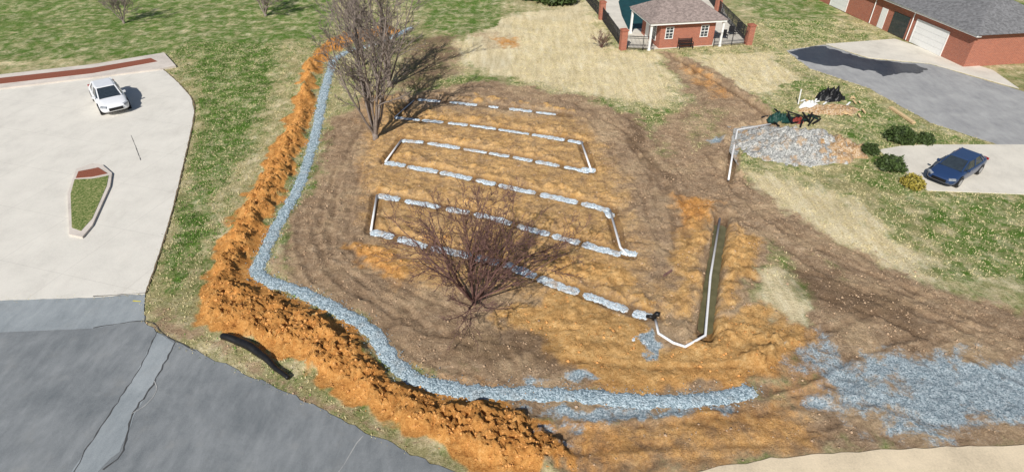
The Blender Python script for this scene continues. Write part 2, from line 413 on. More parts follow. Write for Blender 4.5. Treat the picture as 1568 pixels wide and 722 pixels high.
# brown
paint('brown', [(505,190),(560,150),(640,140),(740,122),(880,145),(980,180),(1030,240),(1110,280),(1160,330),(1190,400),(1200,450),(1260,520),(1230,570),(1100,600),(800,592),(640,568),(590,545),(560,500),(425,420),(450,340),(485,260)], 1.2, 1.0)
paint('brown', [(1005,80),(1050,85),(1100,110),(1190,170),(1200,200),(1130,235),(1130,262),(1200,320),(1300,372),(1425,440),(1600,480),(1700,560),(1700,700),(1425,690),(1180,705),(1040,730),(850,735),(840,640),(1200,610),(1230,520),(1240,450),(1180,370),(1060,300),(1000,200),(1060,150)], 1.1, 0.95)
erase('brown', [(1150,400),(1200,410),(1255,465),(1240,505),(1150,465)], 0.7, 0.8)
erase('brown', [(1060,150),(1120,165),(1100,230),(1050,240),(1040,190)], 1.0, 0.4)
erase('brown', [(1230,380),(1290,400),(1330,425),(1300,430),(1240,410)], 0.8, 0.3)
paint('brown', [(640,560),(900,580),(1200,590),(1200,640),(900,650),(780,640),(640,600)], 0.5, 0.9)
paint('brown', [(225,455),(300,500),(305,520),(400,560),(560,640),(680,715),(600,680),(400,585),(230,500)], 0.4, 0.6)
paint('brown', [(700,45),(790,50),(800,75),(745,78)], 1.0, 0.45)
paint('brown', [(620,60),(700,50),(720,110),(640,140),(600,140)], 1.5, 0.6)
# orange
A['orange'] = np.maximum(A['orange'], 1.15*sstep(0.5-poly_sd(wx, wy, BERM, 3)/0.9))
paint('orange', [(535,372),(600,378),(640,400),(600,425),(550,400)], 0.7, 1.05)
paint('orange', [(830,376),(930,393),(985,440),(905,440),(835,415)], 0.7, 1.1)
paint('orange', [(760,480),(870,436),(960,492),(1040,535),(1100,500),(1180,470),(1240,520),(1195,572),(1000,599),(920,585),(860,540)], 1.0, 1.15)
paint('orange', [(1110,345),(1165,362),(1155,420),(1125,465),(1092,490)], 0.8, 0.85)
paint('orange', [(1025,300),(1105,305),(1098,340),(1078,400),(1065,490),(1000,480),(1030,400)], 1.1, 0.75)
paint('orange', [(755,55),(800,58),(798,74),(760,74)], 0.7, 0.6)
paint('orange', [(1040,90),(1090,110),(1130,150),(1090,155),(1050,120)], 0.8, 0.45)
paint('orange', [(560,130),(640,160),(900,175),(960,260),(1000,400),(1010,470),(940,480),(600,440),(540,330)], 2.0, 0.58)
paint('orange', [(850,640),(1000,640),(1200,600),(1270,690),(1050,722),(870,722)], 1.2, 0.64)
paint('orange', [(1180,480),(1260,520),(1300,640),(1200,640),(1190,560)], 1.2, 0.5)
paint('orange', [(560,500),(640,560),(760,585),(760,595),(620,570),(570,530)], 0.5, 0.45)
paint('yellow', [(530,350),(860,360),(1200,330),(1250,540),(1000,600),(760,540)], 1.5, 0.75)
paint('yellow', [(560,130),(900,150),(1000,250),(1000,380),(540,370)], 1.5, 0.8)
paint('yellow', [(900,640),(1250,620),(1300,722),(950,722)], 2, 0.5)
# gravel dust
paint('gravel', [(1218,525),(1260,520),(1290,545),(1350,530),(1425,538),(1700,540),(1750,650),(1440,668),(1330,668),(1290,640),(1240,620),(1228,575)], 1.0, 0.62)
paint('gravel', [(1345,545),(1425,545),(1700,550),(1700,640),(1440,655),(1350,620)], 1.0, 0.85)
for p, v_ in (([(965,515),(990,500),(1030,525),(1020,540),(985,535)], .8), ([(855,570),(920,572),(915,585),(860,585)], .75), ([(790,614),(900,619),(1080,624),(1130,616),(1120,634),(990,645),(850,645)], .68),
          ([(800,580),(830,580),(830,590),(790,590)], .6), ([(1085,208),(1115,208),(1110,220),(1090,220)], .6), ([(840,650),(880,655),(860,690),(840,680)], .5)): paint('gravel', p, 0.35, v_)
# dark mud, plus a painted tree shadow
paint('dark', [(680,505),(780,500),(870,525),(860,560),(760,560),(690,540)], 0.8, 0.85)
paint('dark', [(960,175),(985,200),(1020,260),(1030,300),(1000,270),(960,215)], 0.5, 0.8)
paint('dark', [(1200,400),(1300,420),(1420,480),(1400,510),(1280,480),(1210,440)], 1.0, 0.75)
paint('dark', [(600,60),(700,55),(690,110),(640,145),(600,130)], 1.0, 0.65)  # cast shadow of the upper bare trees, painted into the ground colour
paint('dark', [(460,395),(520,440),(600,490),(640,530),(600,520),(500,450)], 0.6, 0.5)

# ---- height field
h = 0.05*fbm(x*0.12, y*0.12, 3, 5)+0.015*fbm(x*1.5, y*1.5, 3, 8)
near = ((x > -26) & (x < 60) & (y > 8) & (y < 80)).astype(float)
lump = fbm(x*1.3, y*1.3, 4, 15, 0.6); lumpf = np.abs(fbm(x*3.1, y*3.1, 3, 17, 0.6))
soil = np.clip(A['brown']+A['orange'], 0, 1)
h = h+soil*near*(0.06*lump+0.065*(0.4-lumpf))
sdB = poly_sd(x+0.35*fbm(x*0.8, y*0.8, 2, 25), y+0.35*fbm(x*0.8, y*0.8, 2, 26), BERM, 3)
bm_ = sstep(-sdB/0.95)
h = h+bm_*(0.42+0.18*lump+0.34*(0.5-lumpf)+0.14*fbm(x*6, y*6, 2, 19))
def mound(pts, soft, amp, seed=0):
    global h
    sd = poly_sd(wx, wy, S(pts), 3); m = sstep(-sd/soft); h = h+m*amp*(0.7+0.5*fbm(x*1.6, y*1.6, 3, 77+seed)+0.4*(0.5-lumpf))
mound([(1110,345),(1165,362),(1155,420),(1125,465),(1100,480)], 0.9, 0.35)
mound([(1035,310),(1090,315),(1088,345),(1066,400),(1050,480),(1015,470),(1040,400)], 0.9, 0.2, 1)
mound([(1110,515),(1180,480),(1235,520),(1180,560),(1110,560)], 0.9, 0.4, 2)
mound([(535,372),(600,378),(640,400),(600,425),(550,400)], 0.6, 0.2, 3)
mound([(840,382),(930,397),(978,440),(900,435),(840,414)], 0.6, 0.2, 4)
mound([(790,485),(870,455),(960,505),(960,550),(920,560),(860,520)], 1.0, 0.15, 5)
# ruts
TRK = [[(545,185),(512,240),(495,300),(483,350),(490,400),(530,440),(590,480),(660,530),(760,560)],
 [(565,200),(535,260),(515,320),(508,370),(535,415),(600,455),(680,495)], [(530,190),(500,240),(478,300),(465,360),(475,410),(520,450),(570,490)],
 [(900,160),(980,205),(1020,265),(1050,330),(1058,400)], [(920,180),(960,240),(1000,290),(1030,370)],
 [(1050,110),(1075,190),(1130,275),(1220,350),(1330,410),(1425,450),(1600,510)], [(1170,420),(1300,450),(1425,500),(1600,580)],
 [(600,150),(680,132),(760,128),(880,150),(960,190),(1000,240),(1030,330)], [(870,690),(1000,680),(1150,665),(1300,640),(1500,690)],
 [(860,570),(1000,585),(1150,580),(1300,520),(1450,470)], [(1060,300),(1150,330),(1260,400),(1420,470)], [(880,660),(1020,655),(1200,645),(1300,600)]]
for i, p in enumerate(TRK):
    P = [tuple(q) for q in smooth_line(S(p), 1.0)]
    d = line_d(wx*0.25+x*0.75, wy*0.25+y*0.75, P, 2.5)
    r = np.exp(-((d-0.85)/0.17)**2)
    r *= np.clip(0.6+0.9*fbm(x*0.5, y*0.5, 3, 90+i), 0, 1)
    tread = 0.5+0.5*np.sin((x*0.7+y)*2*np.pi/0.35)
    h = h-0.08*r*soil+0.012*r*tread*soil+0.05*np.exp(-((d-1.13)/0.1)**2)*soil
    A['rut'] = np.maximum(A['rut'], r*np.clip(soil+0.3, 0, 1)*(0.75+0.25*tread))
# leach lines
for i, L in enumerate(LEACH):
    LL = [(px+0.15, py+0.95) for px, py in L]; d = line_d(wx, wy, LL, 3)
    r = np.exp(-(d/0.5)**2)*np.clip(0.7+0.6*lump, 0.1, 1.5)
    h = h+0.22*r; A['orange'] = np.maximum(A['orange'], np.clip(r*0.9, 0, 0.85)*(0.8+0.2*np.sign(perlin(x*.3, y*.3, 33))))
    d = line_d(x, y, L, 2); d = d+0.06*fbm(x*3, y*3, 2, 12)
    t_ = sstep((0.46-d)/0.14); h = h*(1-t_)+(-0.10)*t_
    A['dark'] = np.maximum(A['dark'], 0.75*sstep((0.5-d)/0.15))  # side shadow of the shallow trenches, painted as a dark band
for L in ENDS:
    d = line_d(x, y, L, 2)+0.05*fbm(x*3, y*3, 2, 12); t_ = sstep((0.34-d)/0.12); h = h*(1-t_)+(-0.16)*t_
    A['dark'] = np.maximum(A['dark'], 0.95*sstep((0.5-d)/0.15))
d = line_d(x, y, [tuple(q) for q in smooth_line(TR, 0.6)], 2)
t_ = sstep((0.75-d)/0.3); h = h*(1-t_)+(-0.03)*t_
PIPE1 = S([(1003,492),(1008,513),(1030,527),(1048,533),(1079,516)])
d = line_d(x, y, PIPE1, 2); t_ = sstep((0.5-d)/0.25); h = h*(1-t_)+0.02*t_
# ditches
for D, w, dep in ((DITCH, 0.36, -0.55), (DITCH2, 0.26, -0.35), (DITCH3, 0.25, -0.4)):
    d = line_d(x, y, D, 2)+0.06*fbm(x*2, y*2, 3, 14)
    h = h+0.16*np.exp(-((d-w-0.45)/0.3)**2)*np.clip(0.7+lump, 0, 1.6)
    t_ = sstep((w+0.08-d)/0.12); h = h*(1-t_)+dep*t_
    A['dark'] = np.maximum(A['dark'], sstep((w+0.1-d)/0.15))
# sink under paving
for P, zz in ((DRIVE, -0.10), (ROAD, -0.10), (SANDY, -0.1), (PADR, -0.1), (ADRV, -0.1), (CDRV, -0.1), (DECK, -0.1)):
    sd = poly_sd(x, y, P, 3)
    t_ = sstep((0.9-sd)/0.8); h = h*(1-t_)+0.0*t_
    h = np.where(sd < -0.25, zz, h)
    A['green'] = np.where((sd > -0.3) & (sd < 0.5), A['green']*0.8, A['green'])

me = bpy.data.meshes.new('ground')
nv = x.size; me.vertices.add(nv)
me.vertices.foreach_set('co', np.stack([x, y, h], 1).astype(np.float32).ravel())
I = np.arange(nv).reshape(NY, NX)
q = np.stack([I[:-1, :-1], I[:-1, 1:], I[1:, 1:], I[1:, :-1]], -1).reshape(-1, 4)
nf = len(q); me.loops.add(nf*4); me.loops.foreach_set('vertex_index', q.ravel().astype(np.int32))
me.polygons.add(nf); me.polygons.foreach_set('loop_start', (np.arange(nf)*4).astype(np.int32))
me.update(calc_edges=True)
me.polygons.foreach_set('use_smooth', np.ones(nf, bool))
for k, a in A.items():
    at = me.attributes.new('a_'+k, 'FLOAT', 'POINT'); at.data.foreach_set('value', a.astype(np.float32))
me.materials.append(M_ground)
g_ob = bpy.data.objects.new('ground', me); scene.collection.objects.link(g_ob)
Hg = h.reshape(NY, NX)
def gz(px, py):
    px = np.asarray(px, float); py = np.asarray(py, float)
    i = np.clip(np.searchsorted(xs, px)-1, 0, NX-2); j = np.clip(np.searchsorted(ys, py)-1, 0, NY-2)
    a = (px-xs[i])/(xs[i+1]-xs[i]); b = (py-ys[j])/(ys[j+1]-ys[j])
    return (Hg[j, i]*(1-a)+Hg[j, i+1]*a)*(1-b)+(Hg[j+1, i]*(1-a)+Hg[j+1, i+1]*a)*b

# ---------------------------------------------------------------- strips of stone
def strip(vs, fs, P, hw, zc, ze, seed, edge=0.12, taper=True, nz=0.03, pw=4):
    P = np.array(P); n = len(P)
    if n < 3: return
    T = np.gradient(P, axis=0); T /= np.linalg.norm(T, axis=1)[:, None]+1e-9; N = np.stack([-T[:, 1], T[:, 0]], 1)
    s = np.concatenate([[0], np.cumsum(np.linalg.norm(np.diff(P, axis=0), axis=1))])
    k = 9; ts = np.linspace(-1, 1, k); b = len(vs)
    end = np.clip(np.minimum(s, s[-1]-s)/0.15, 0.35, 1)**0.6 if taper else np.ones(n)
    wl = hw*(1+edge*fbm(s*1.7, s*0+seed, 3, 3)+0.6*edge*fbm(s*7, s*0+seed, 2, 9))*end
    wr = hw*(1+edge*fbm(s*1.7, s*0+seed+9, 3, 4)+0.6*edge*fbm(s*7, s*0+seed+3, 2, 8))*end
    for i in range(n):
        for t in ts:
            w = wr[i] if t > 0 else wl[i]
            p = P[i]+N[i]*t*w
            zz = zc+(ze-zc)*abs(t)**pw
            vs.append([p[0], p[1], zz])
    V = np.array(vs[b:]); zn = nz*fbm(V[:, 0]*5, V[:, 1]*5, 2, 44)
    for i in range(len(V)): vs[b+i][2] += zn[i]
    for i in range(n-1):
        for j in range(k-1):
            a = b+i*k+j; fs.append([a, a+1, a+1+k, a+k])
vs, fs = [], []; TP = smooth_line(TR, 0.1)
strip(vs, fs, TP, 0.42, 0.035, -0.07, 1.5, 0.28, nz=0.03)
mk('gravel_trench', vs, fs, M_gravel, smooth=True)
vs, fs = [], []; r_ = random.Random(5)
for li, L in enumerate(LEACH):
    P = smooth_line(L, 0.08); s = np.concatenate([[0], np.cumsum(np.linalg.norm(np.diff(P, axis=0), axis=1))])
    p = 0.0
    while p < s[-1]-0.4:
        ln = r_.uniform(1.5, 2.7) if li > 0 else r_.uniform(0.9, 2.6)
        idx = np.nonzero((s >= p) & (s <= min(p+ln, s[-1])))[0]
        if len(idx) > 4: strip(vs, fs, P[idx], (r_.uniform(0.27, 0.34) if li > 2 else r_.uniform(0.19, 0.27)), -0.055, -0.115, p+li*7, 0.4, nz=0.03, pw=6)
        p += ln+(r_.uniform(0.08, 0.3) if li > 0 else r_.uniform(0.2, 0.9))
for u, v in ((968, 384), (933, 326), (905, 258), (985, 518)):
    c = site(u, v); P = np.array([[c[0]-0.6, c[1]+0.15], [c[0]-0.3, c[1]], [c[0], c[1]-0.1], [c[0]+0.3, c[1]-0.1]]); strip(vs, fs, smooth_line(P, 0.1), 0.3, 0.0, -0.1, u, 0.3)
mk('leach_field_gravel', vs, fs, M_gravel_l, smooth=True)

# pvc pipes
def pipe(name, pts, z, r=0.065, mat=M_pvc, sides=10):
    m = MB(); m.tube([(px, py, z) for px, py in pts], r, sides); return m.make(name, mat, smooth=True)
for L in ENDS[:4]: pipe('pvc_pipe', L, -0.03, 0.07)
pipe('pvc_pipe', ENDS[4], -0.08, 0.04)
m = MB(); m.tube([(a, b, 0.12) for a, b in PIPE1]+[(a-0.12, b, -0.12) for a, b in DITCH[1:]], 0.065, 10); m.make('pvc_pipe', M_pvc, smooth=True)
m = MB(); m.tube([(a-0.05, b, -0.05) for a, b in DITCH2[:3]]+[(DITCH2[3][0], DITCH2[3][1], 0.02)], 0.065, 10); m.make('pvc_pipe', M_pvc, smooth=True)
e = empty('pipe_elbow_fitting', (*site(1001, 489), 0.0)); m = MB(); m.tube([(0, 0, -0.1), (0, 0, 0.28), (0.06, -0.02, 0.4), (0.2, -0.1, 0.42)], [0.11, 0.11, 0.12, 0.12], 10); m.tube([(0.0, 0, 0.18), (-0.35, 0.12, 0.1)], 0.09, 10)
m.make('elbow', M_blackpl, e, True)
M_water = NT('muddy_water', 0.12, 0.5); M_water.color(M_water.ramp(M_water.noise(1.5), [(0.3, (0.085, 0.08, 0.035)), (0.7, (0.16, 0.145, 0.075))])); M_water = M_water.mat
vs, fs = [], []; strip(vs, fs, smooth_line(DITCH, 0.2)[2:-2], 0.36, -0.33, -0.33, 3, 0.02, nz=0.0); mk('ditch_water', vs, fs, M_water)

P = smooth_line(S([(342,518),(372,528),(400,545),(425,568),(443,582)]), 0.06)
m = MB(); n = len(P); m.tube([(a, b, float(gz(a, b))+0.15+0.03*math.sin(i*0.3)) for i, (a, b) in enumerate(P)], [0.14+0.02*(i % 2)+0.05*math.sin(i/n*5) for i in range(n)], 12)
m.make('black_drain_pipe', M_blackpl, smooth=True)

# ---------------------------------------------------------------- paving
slab('concrete_driveway', rough_poly(DRIVE, 0.4, 0.05), 0.05, M_conc, 0.2, smooth=False)
slab('asphalt_road', rough_poly(ROAD, 0.3, 0.13), 0.03, M_asph, 0.2)
slab('road_apron', S([(-500,474),(143,456),(222.5,451),(221,470),(221,491),(143,503),(-500,530)]), 0.036, M_asph3, 0.003)
slab('sandy_pavement', rough_poly(SANDY, 0.3, 0.07), 0.05, M_sandy, 0.2)
slab('concrete_pad', PADR, 0.05, M_conc2, 0.2)
slab('asphalt_driveway', rough_poly(ADRV, 0.5, 0.12), 0.03, M_asph2, 0.2)
slab('concrete_apron', CDRV, 0.045, M_conc2, 0.2)
slab('wet_asphalt_patch', rough_poly(S([(1208,80),(1240,72),(1262,71.5),(1300,84),(1330,91.5),(1345,92.5),(1400,99),(1421,105),(1405,114),(1380,112),(1350,118),(1345,108),(1320,108),(1290,101),(1270,103),(1245,97),(1222,92)]), 0.3, 0.35), 0.038, M_wet, 0.003)
slab('pool_deck', DECK, 0.06, M_conc2, 0.2)
def ribbon(name, pts, w, z, mat, j=0.03):
    vs, fs = [], []; P = smooth_line(S(pts), 0.25); P = P+rng.normal(0, j, P.shape)
    T = np.gradient(P, axis=0); T /= np.linalg.norm(T, axis=1)[:, None]; N = np.stack([-T[:, 1], T[:, 0]], 1)
    for i in range(len(P)):
        ww = w*(0.5+1.0*random.random())
        for s_ in (-1, 1): vs.append((P[i][0]+N[i][0]*s_*ww/2, P[i][1]+N[i][1]*s_*ww/2, z))
    for i in range(len(P)-1): fs.append([2*i, 2*i+1, 2*i+3, 2*i+2])
    return mk(name, vs, fs, mat)
gut = S([(240,509),(222,548),(205,580),(143,672),(60,800),(100,830),(150,722),(185,690),(205,640),(240,580),(268,525)])
slab('road_gutter', rough_poly(gut, 0.3, 0.08), 0.037, M_asph3, 0.003)
ribbon('road_crack', [(240,509),(222,548),(205,580),(143,672),(80,780)], 0.045, 0.043, M_crack)
ribbon('road_crack', [(268,524),(240,580),(205,632),(188,690),(155,722)], 0.06, 0.043, M_crack)
ribbon('road_crack', [(238,583),(240,600),(222,622),(205,632)], 0.03, 0.0435, M_crackl)
ribbon('road_crack', [(143,502),(222,492),(250,512),(300,538)], 0.045, 0.044, M_crack)
ribbon('road_crack', [(556,668),(540,690),(520,722),(500,760)], 0.03, 0.036, M_crackl)
M_edge = simple('edge_soil', (0.17, 0.125, 0.075), 0.95, var=0.5)
ribbon('driveway_joint', [(201,208),(208,225),(216,246)], 0.04, 0.056, M_crack, 0.005)
ribbon('driveway_joint', [(143,454.5),(222,449.5)], 0.05, 0.057, M_crack, 0.01)
ribbon('paint_mark', [(204,461),(216,462)], 0.1, 0.042, simple('yellow_paint', (0.7, 0.6, 0.05), 0.6), 0.0)
ribbon('driveway_edge_soil', [(246,103),(272,126),(293,150),(298,172),(290,215),(265,320),(241,400),(223,450)], 0.07, 0.056, M_edge, 0.01)
bed = empty('planting_bed')
slab('kerb', S([(-100,128),(143,101),(252,83),(270,103),(246,108),(143,121),(-100,150)]), 0.17, M_kerb, 0.3, bed)
slab('mulch', S([(-100,134),(143,107),(232,92),(242,97),(143,115),(-100,143)]), 0.20, M_mulch, 0.1, bed)
isl = empty('driveway_island')
slab('kerb', S([(118,262),(143,253),(158,255),(173,268),(170,288),(143,348),(128,366),(108,362),(105,300)]), 0.17, M_kerb, 0.3, isl, smooth=False)
slab('mulch', S([(122,266),(143,262),(152,260),(166,269),(143,274),(118,276)]), 0.20, M_mulch, 0.1, isl)
isg = NT('island_grass', 0.95, 0.1); isg.color(isg.ramp(isg.noise(9, 6, 0.8), [(0.35, (0.05, 0.10, 0.02)), (0.5, (0.16, 0.21, 0.06)), (0.65, (0.50, 0.43, 0.22))])); isg.bump(isg.noise(20), 0.05)
slab('grass', S([(116,278),(143,277),(168,272),(165,288),(143,338),(126,357),(112,352),(110,300)]), 0.185, isg.mat, 0.1, isl)

# ---------------------------------------------------------------- scattered stones / clods / grass tufts (one mesh each)
OCT = np.array([(1, 0, 0), (0, 1, 0), (-1, 0, 0), (0, -1, 0), (0, 0, 1), (0, 0, -1)], float)
OF = np.array([(0, 1, 4), (1, 2, 4), (2, 3, 4), (3, 0, 4), (1, 0, 5), (2, 1, 5), (3, 2, 5), (0, 3, 5)])
def fastmesh(name, V, Fc, mat, smooth=False):
    k = Fc.shape[1]; me = bpy.data.meshes.new(name); me.vertices.add(len(V)); me.vertices.foreach_set('co', V.astype(np.float32).ravel())
    me.loops.add(Fc.size); me.loops.foreach_set('vertex_index', Fc.astype(np.int32).ravel())
    me.polygons.add(len(Fc)); me.polygons.foreach_set('loop_start', (np.arange(len(Fc))*k).astype(np.int32)); me.update(calc_edges=True)
    me.materials.append(mat); ob = bpy.data.objects.new(name, me); scene.collection.objects.link(ob); return ob
def stones(name, px, py, pz, size, mat):
    n = len(px); sc = size[:, None]*rng.uniform(0.6, 1.3, (n, 3)); sc[:, 2] *= 0.75
    a = rng.uniform(0, 6.28, n); ca, sa = np.cos(a), np.sin(a)
    V = OCT[None]*sc[:, None, :]*rng.uniform(0.7, 1.25, (n, 6, 1))
    X_ = V[..., 0]*ca[:, None]-V[..., 1]*sa[:, None]; Y_ = V[..., 0]*sa[:, None]+V[..., 1]*ca[:, None]
    V = np.stack([X_+px[:, None], Y_+py[:, None], V[..., 2]+pz[:, None]], -1).reshape(-1, 3)
    Fc = (OF[None]+6*np.arange(n)[:, None, None]).reshape(-1, 3); return fastmesh(name, V, Fc, mat)
def pick(n, prob):
    cand = rng.uniform([-24, 12], [30, 50], (n, 2))
    i = np.clip(np.searchsorted(xs, cand[:, 0]), 0, NX-1); j = np.clip(np.searchsorted(ys, cand[:, 1]), 0, NY-1)
    k = j*NX+i; keep = rng.random(n) < prob[k]; return cand[keep, 0], cand[keep, 1]
M_clod = simple('clay_clods', (0.58, 0.29, 0.095), 0.95, var=0.5, scale=4)
M_clodb = simple('soil_clods', (0.42, 0.295, 0.19), 0.95, var=0.5, scale=4)
px, py = pick(90000, np.clip(bm_*0.9+(A['orange'] > 0.8)*0.15, 0, 1)*(A['dark'] < 0.3)*(A['gravel'] < 0.4)); sz = rng.gamma(2.0, 0.018, len(px))+0.015
stones('clay_clods', px, py, gz(px, py)+sz*0.1, np.minimum(sz, 0.10), M_clod)
px, py = pick(120000, np.clip(A['brown']*(1-np.clip(A['orange'], 0, 1))*0.3, 0, 1)*(A['rut'] < 0.3)*(bm_ < 0.1)*(A['gravel'] < 0.3)); sz = rng.gamma(1.6, 0.016, len(px))+0.012
stones('soil_clods', px, py, gz(px, py)+sz*0.2, np.minimum(sz, 0.08), M_clodb)
i = rng.integers(0, len(TP), 9000); o = rng.normal(0, 0.25, (9000, 2)); px = TP[i, 0]+o[:, 0]; py = TP[i, 1]+o[:, 1]
stones('loose_gravel', px, py, np.maximum(gz(px, py), 0.0)+0.02, rng.uniform(0.015, 0.045, 9000), M_gravel)

# gravel pile
c = site(1215, 225); n = 90
gx_, gy_ = np.meshgrid(np.linspace(-4.8, 4.8, n), np.linspace(-3.6, 3.6, n))
rr = np.sqrt((gx_/4.2)**2+(gy_/2.8)**2)+0.18*fbm(gx_*0.6, gy_*0.6, 3, 55)
hh = 1.3*np.clip(1-rr, 0, 1)**0.9*(1+0.35*fbm(gx_*1.2, gy_*1.2, 3, 56))+0.16*fbm(gx_*2.6, gy_*2.6, 4, 57)*(rr < 1)-0.08*(rr > 0.98)
V = np.stack([gx_+c[0], gy_+c[1], hh+0.04], -1).reshape(-1, 3); I2 = np.arange(n*n).reshape(n, n)
fastmesh('gravel_pile', V, np.stack([I2[:-1, :-1], I2[:-1, 1:], I2[1:, 1:], I2[1:, :-1]], -1).reshape(-1, 4), M_pile)
def heap(name, u, v, rx, ry, hz, mat, seed, amp=0.5, rot=0):
    c = site(u, v); n = 26; a, b = np.meshgrid(np.linspace(-1.2, 1.2, n), np.linspace(-1.2, 1.2, n))
    r = np.sqrt(a*a+b*b)*(1+0.3*fbm(a*1.5+seed, b*1.5, 2, seed))
    z = np.where(r < 1, np.sqrt(np.clip(1-r*r, 0, 1))*hz*(1+amp*fbm(a*4+seed, b*4, 3, seed+1)), -0.06)
    ca, sa = math.cos(rot), math.sin(rot)
    V = np.stack([c[0]+(a*rx*ca-b*ry*sa), c[1]+(a*rx*sa+b*ry*ca), z+gz(c[0], c[1])+0.02], -1).reshape(-1, 3); I2 = np.arange(n*n).reshape(n, n)
    return fastmesh(name, V, np.stack([I2[:-1, :-1], I2[:-1, 1:], I2[1:, 1:], I2[1:, :-1]], -1).reshape(-1, 4), mat)
M_clod2 = mat_gravel('clay_and_stone', (0.24, 0.12, 0.05), (0.46, 0.30, 0.15), (0.60, 0.52, 0.42), dirt=0.9)
heap('clay_heap', 1277, 230, 2.0, 1.6, 0.6, M_clod2, 3, 0.9)
heap('clay_heap', 1270, 170, 2.4, 0.8, 0.3, M_clod2, 4, 0.9)
heap('black_tarp', 1270, 152, 1.1, 0.6, 0.6, M_blackpl, 5, 1.2)
heap('white_sack', 1238, 165, 0.7, 0.5, 0.4, M_white, 6, 0.7)
heap('green_tarp', 1190, 187, 0.7, 0.4, 0.35, M_green, 7, 1.2)
heap('red_tarp', 1222, 187, 0.45, 0.3, 0.25, M_red, 8, 1.2)
e = empty('scrap_material'); m = MB()
for k in range(26):
    c = site(random.uniform(1175, 1250), random.uniform(178, 192)); a = random.uniform(0, 3.14); L_ = random.uniform(0.2, 0.7)
    m.beam((c[0]-L_*math.cos(a), c[1]-L_*math.sin(a), 0.12), (c[0]+L_*math.cos(a), c[1]+L_*math.sin(a), random.uniform(0.15, 0.5)), 0.12, 0.08)
m.make('black_scraps', M_blackpl, e)
for nm, mt, nn, uu, vv, lm in (('pale_scraps', M_white, 8, (1228, 1300), (152, 170), 0.3), ('green_scraps', M_green, 6, (1180, 1245), (180, 190), 0.6), ('timber_scraps', M_wood, 14, (1230, 1345), (150, 180), 0.45)):
    m = MB()
    for k in range(nn):
        c = site(random.uniform(*uu), random.uniform(*vv)); a = random.uniform(0, 3.14); L_ = random.uniform(0.1, lm)
        m.beam((c[0]-L_*math.cos(a), c[1]-L_*math.sin(a), 0.12), (c[0]+L_*math.cos(a), c[1]+L_*math.sin(a), 0.22), 0.12, 0.06)
    m.make(nm, mt, e)
m = MB(); a = site(1363, 166); b = site(1399, 190); m.beam((*a, 0.1), (*b, 0.1), 0.28, 0.14); m.make('lumber_beam', M_wood)
m = MB(); a = site(1222, 160); m.tube([(a[0], a[1], 0), (a[0]-0.1, a[1], 1.3)], 0.05, 8); m.make('white_stake', M_white)
m = MB(); a = site(1016, 424); b = site(1028, 417); m.beam((*a, 0.1), (*b, 0.16), 0.1, 0.08); m.make('wood_scrap', M_barkB)
def tufts(name, n, mat, prob, area, hgt):
    cand = rng.uniform(area[0], area[1], (n, 2)); i = np.clip(np.searchsorted(xs, cand[:, 0]), 0, NX-1); j = np.clip(np.searchsorted(ys, cand[:, 1]), 0, NY-1)
    k = j*NX+i; keep = (rng.random(n) < prob[k]) & (Hg[j, i] > -0.08); px, py = cand[keep].T; n = len(px); z = gz(px, py)
    V = np.zeros((n, 9, 3))
    for b in range(3):
        a = rng.uniform(0, 6.28, n); w = rng.uniform(0.02, 0.04, n); hh = rng.uniform(0.5, 1.2, n)*hgt; ln = rng.uniform(0.2, 0.9, n)*hgt
        ox = px+rng.normal(0, 0.05, n); oy = py+rng.normal(0, 0.05, n); ca, sa = np.cos(a), np.sin(a)
        V[:, 3*b] = np.stack([ox-w*sa, oy+w*ca, z-0.01], 1); V[:, 3*b+1] = np.stack([ox+w*sa, oy-w*ca, z-0.01], 1)
        V[:, 3*b+2] = np.stack([ox+ca*ln, oy+sa*ln, z+hh], 1)
    fastmesh(name, V.reshape(-1, 3), np.arange(n*9).reshape(-1, 3), mat)
notsoil = np.clip(1-1.3*soil, 0, 1)*(bm_ < 0.02)
M_tg = simple('green_blades', (0.10, 0.19, 0.03), 0.8, var=0.5, scale=1.2); M_td = simple('dry_blades', (0.55, 0.48, 0.27), 0.8, var=0.4, scale=1.2)
tufts('green_grass', 110000, M_tg, notsoil*np.clip(A['green']*1.6-0.5, 0, 1)*(0.4+fbm(x*.8, y*.8, 3, 66)), ([-34, 14], [-8, 62]), 0.09)
tufts('dry_grass', 60000, M_td, notsoil*0.5, ([-34, 12], [-4, 62]), 0.08)
tufts('dry_grass', 60000, M_td, notsoil*0.6, ([0, 24], [40, 70]), 0.08)

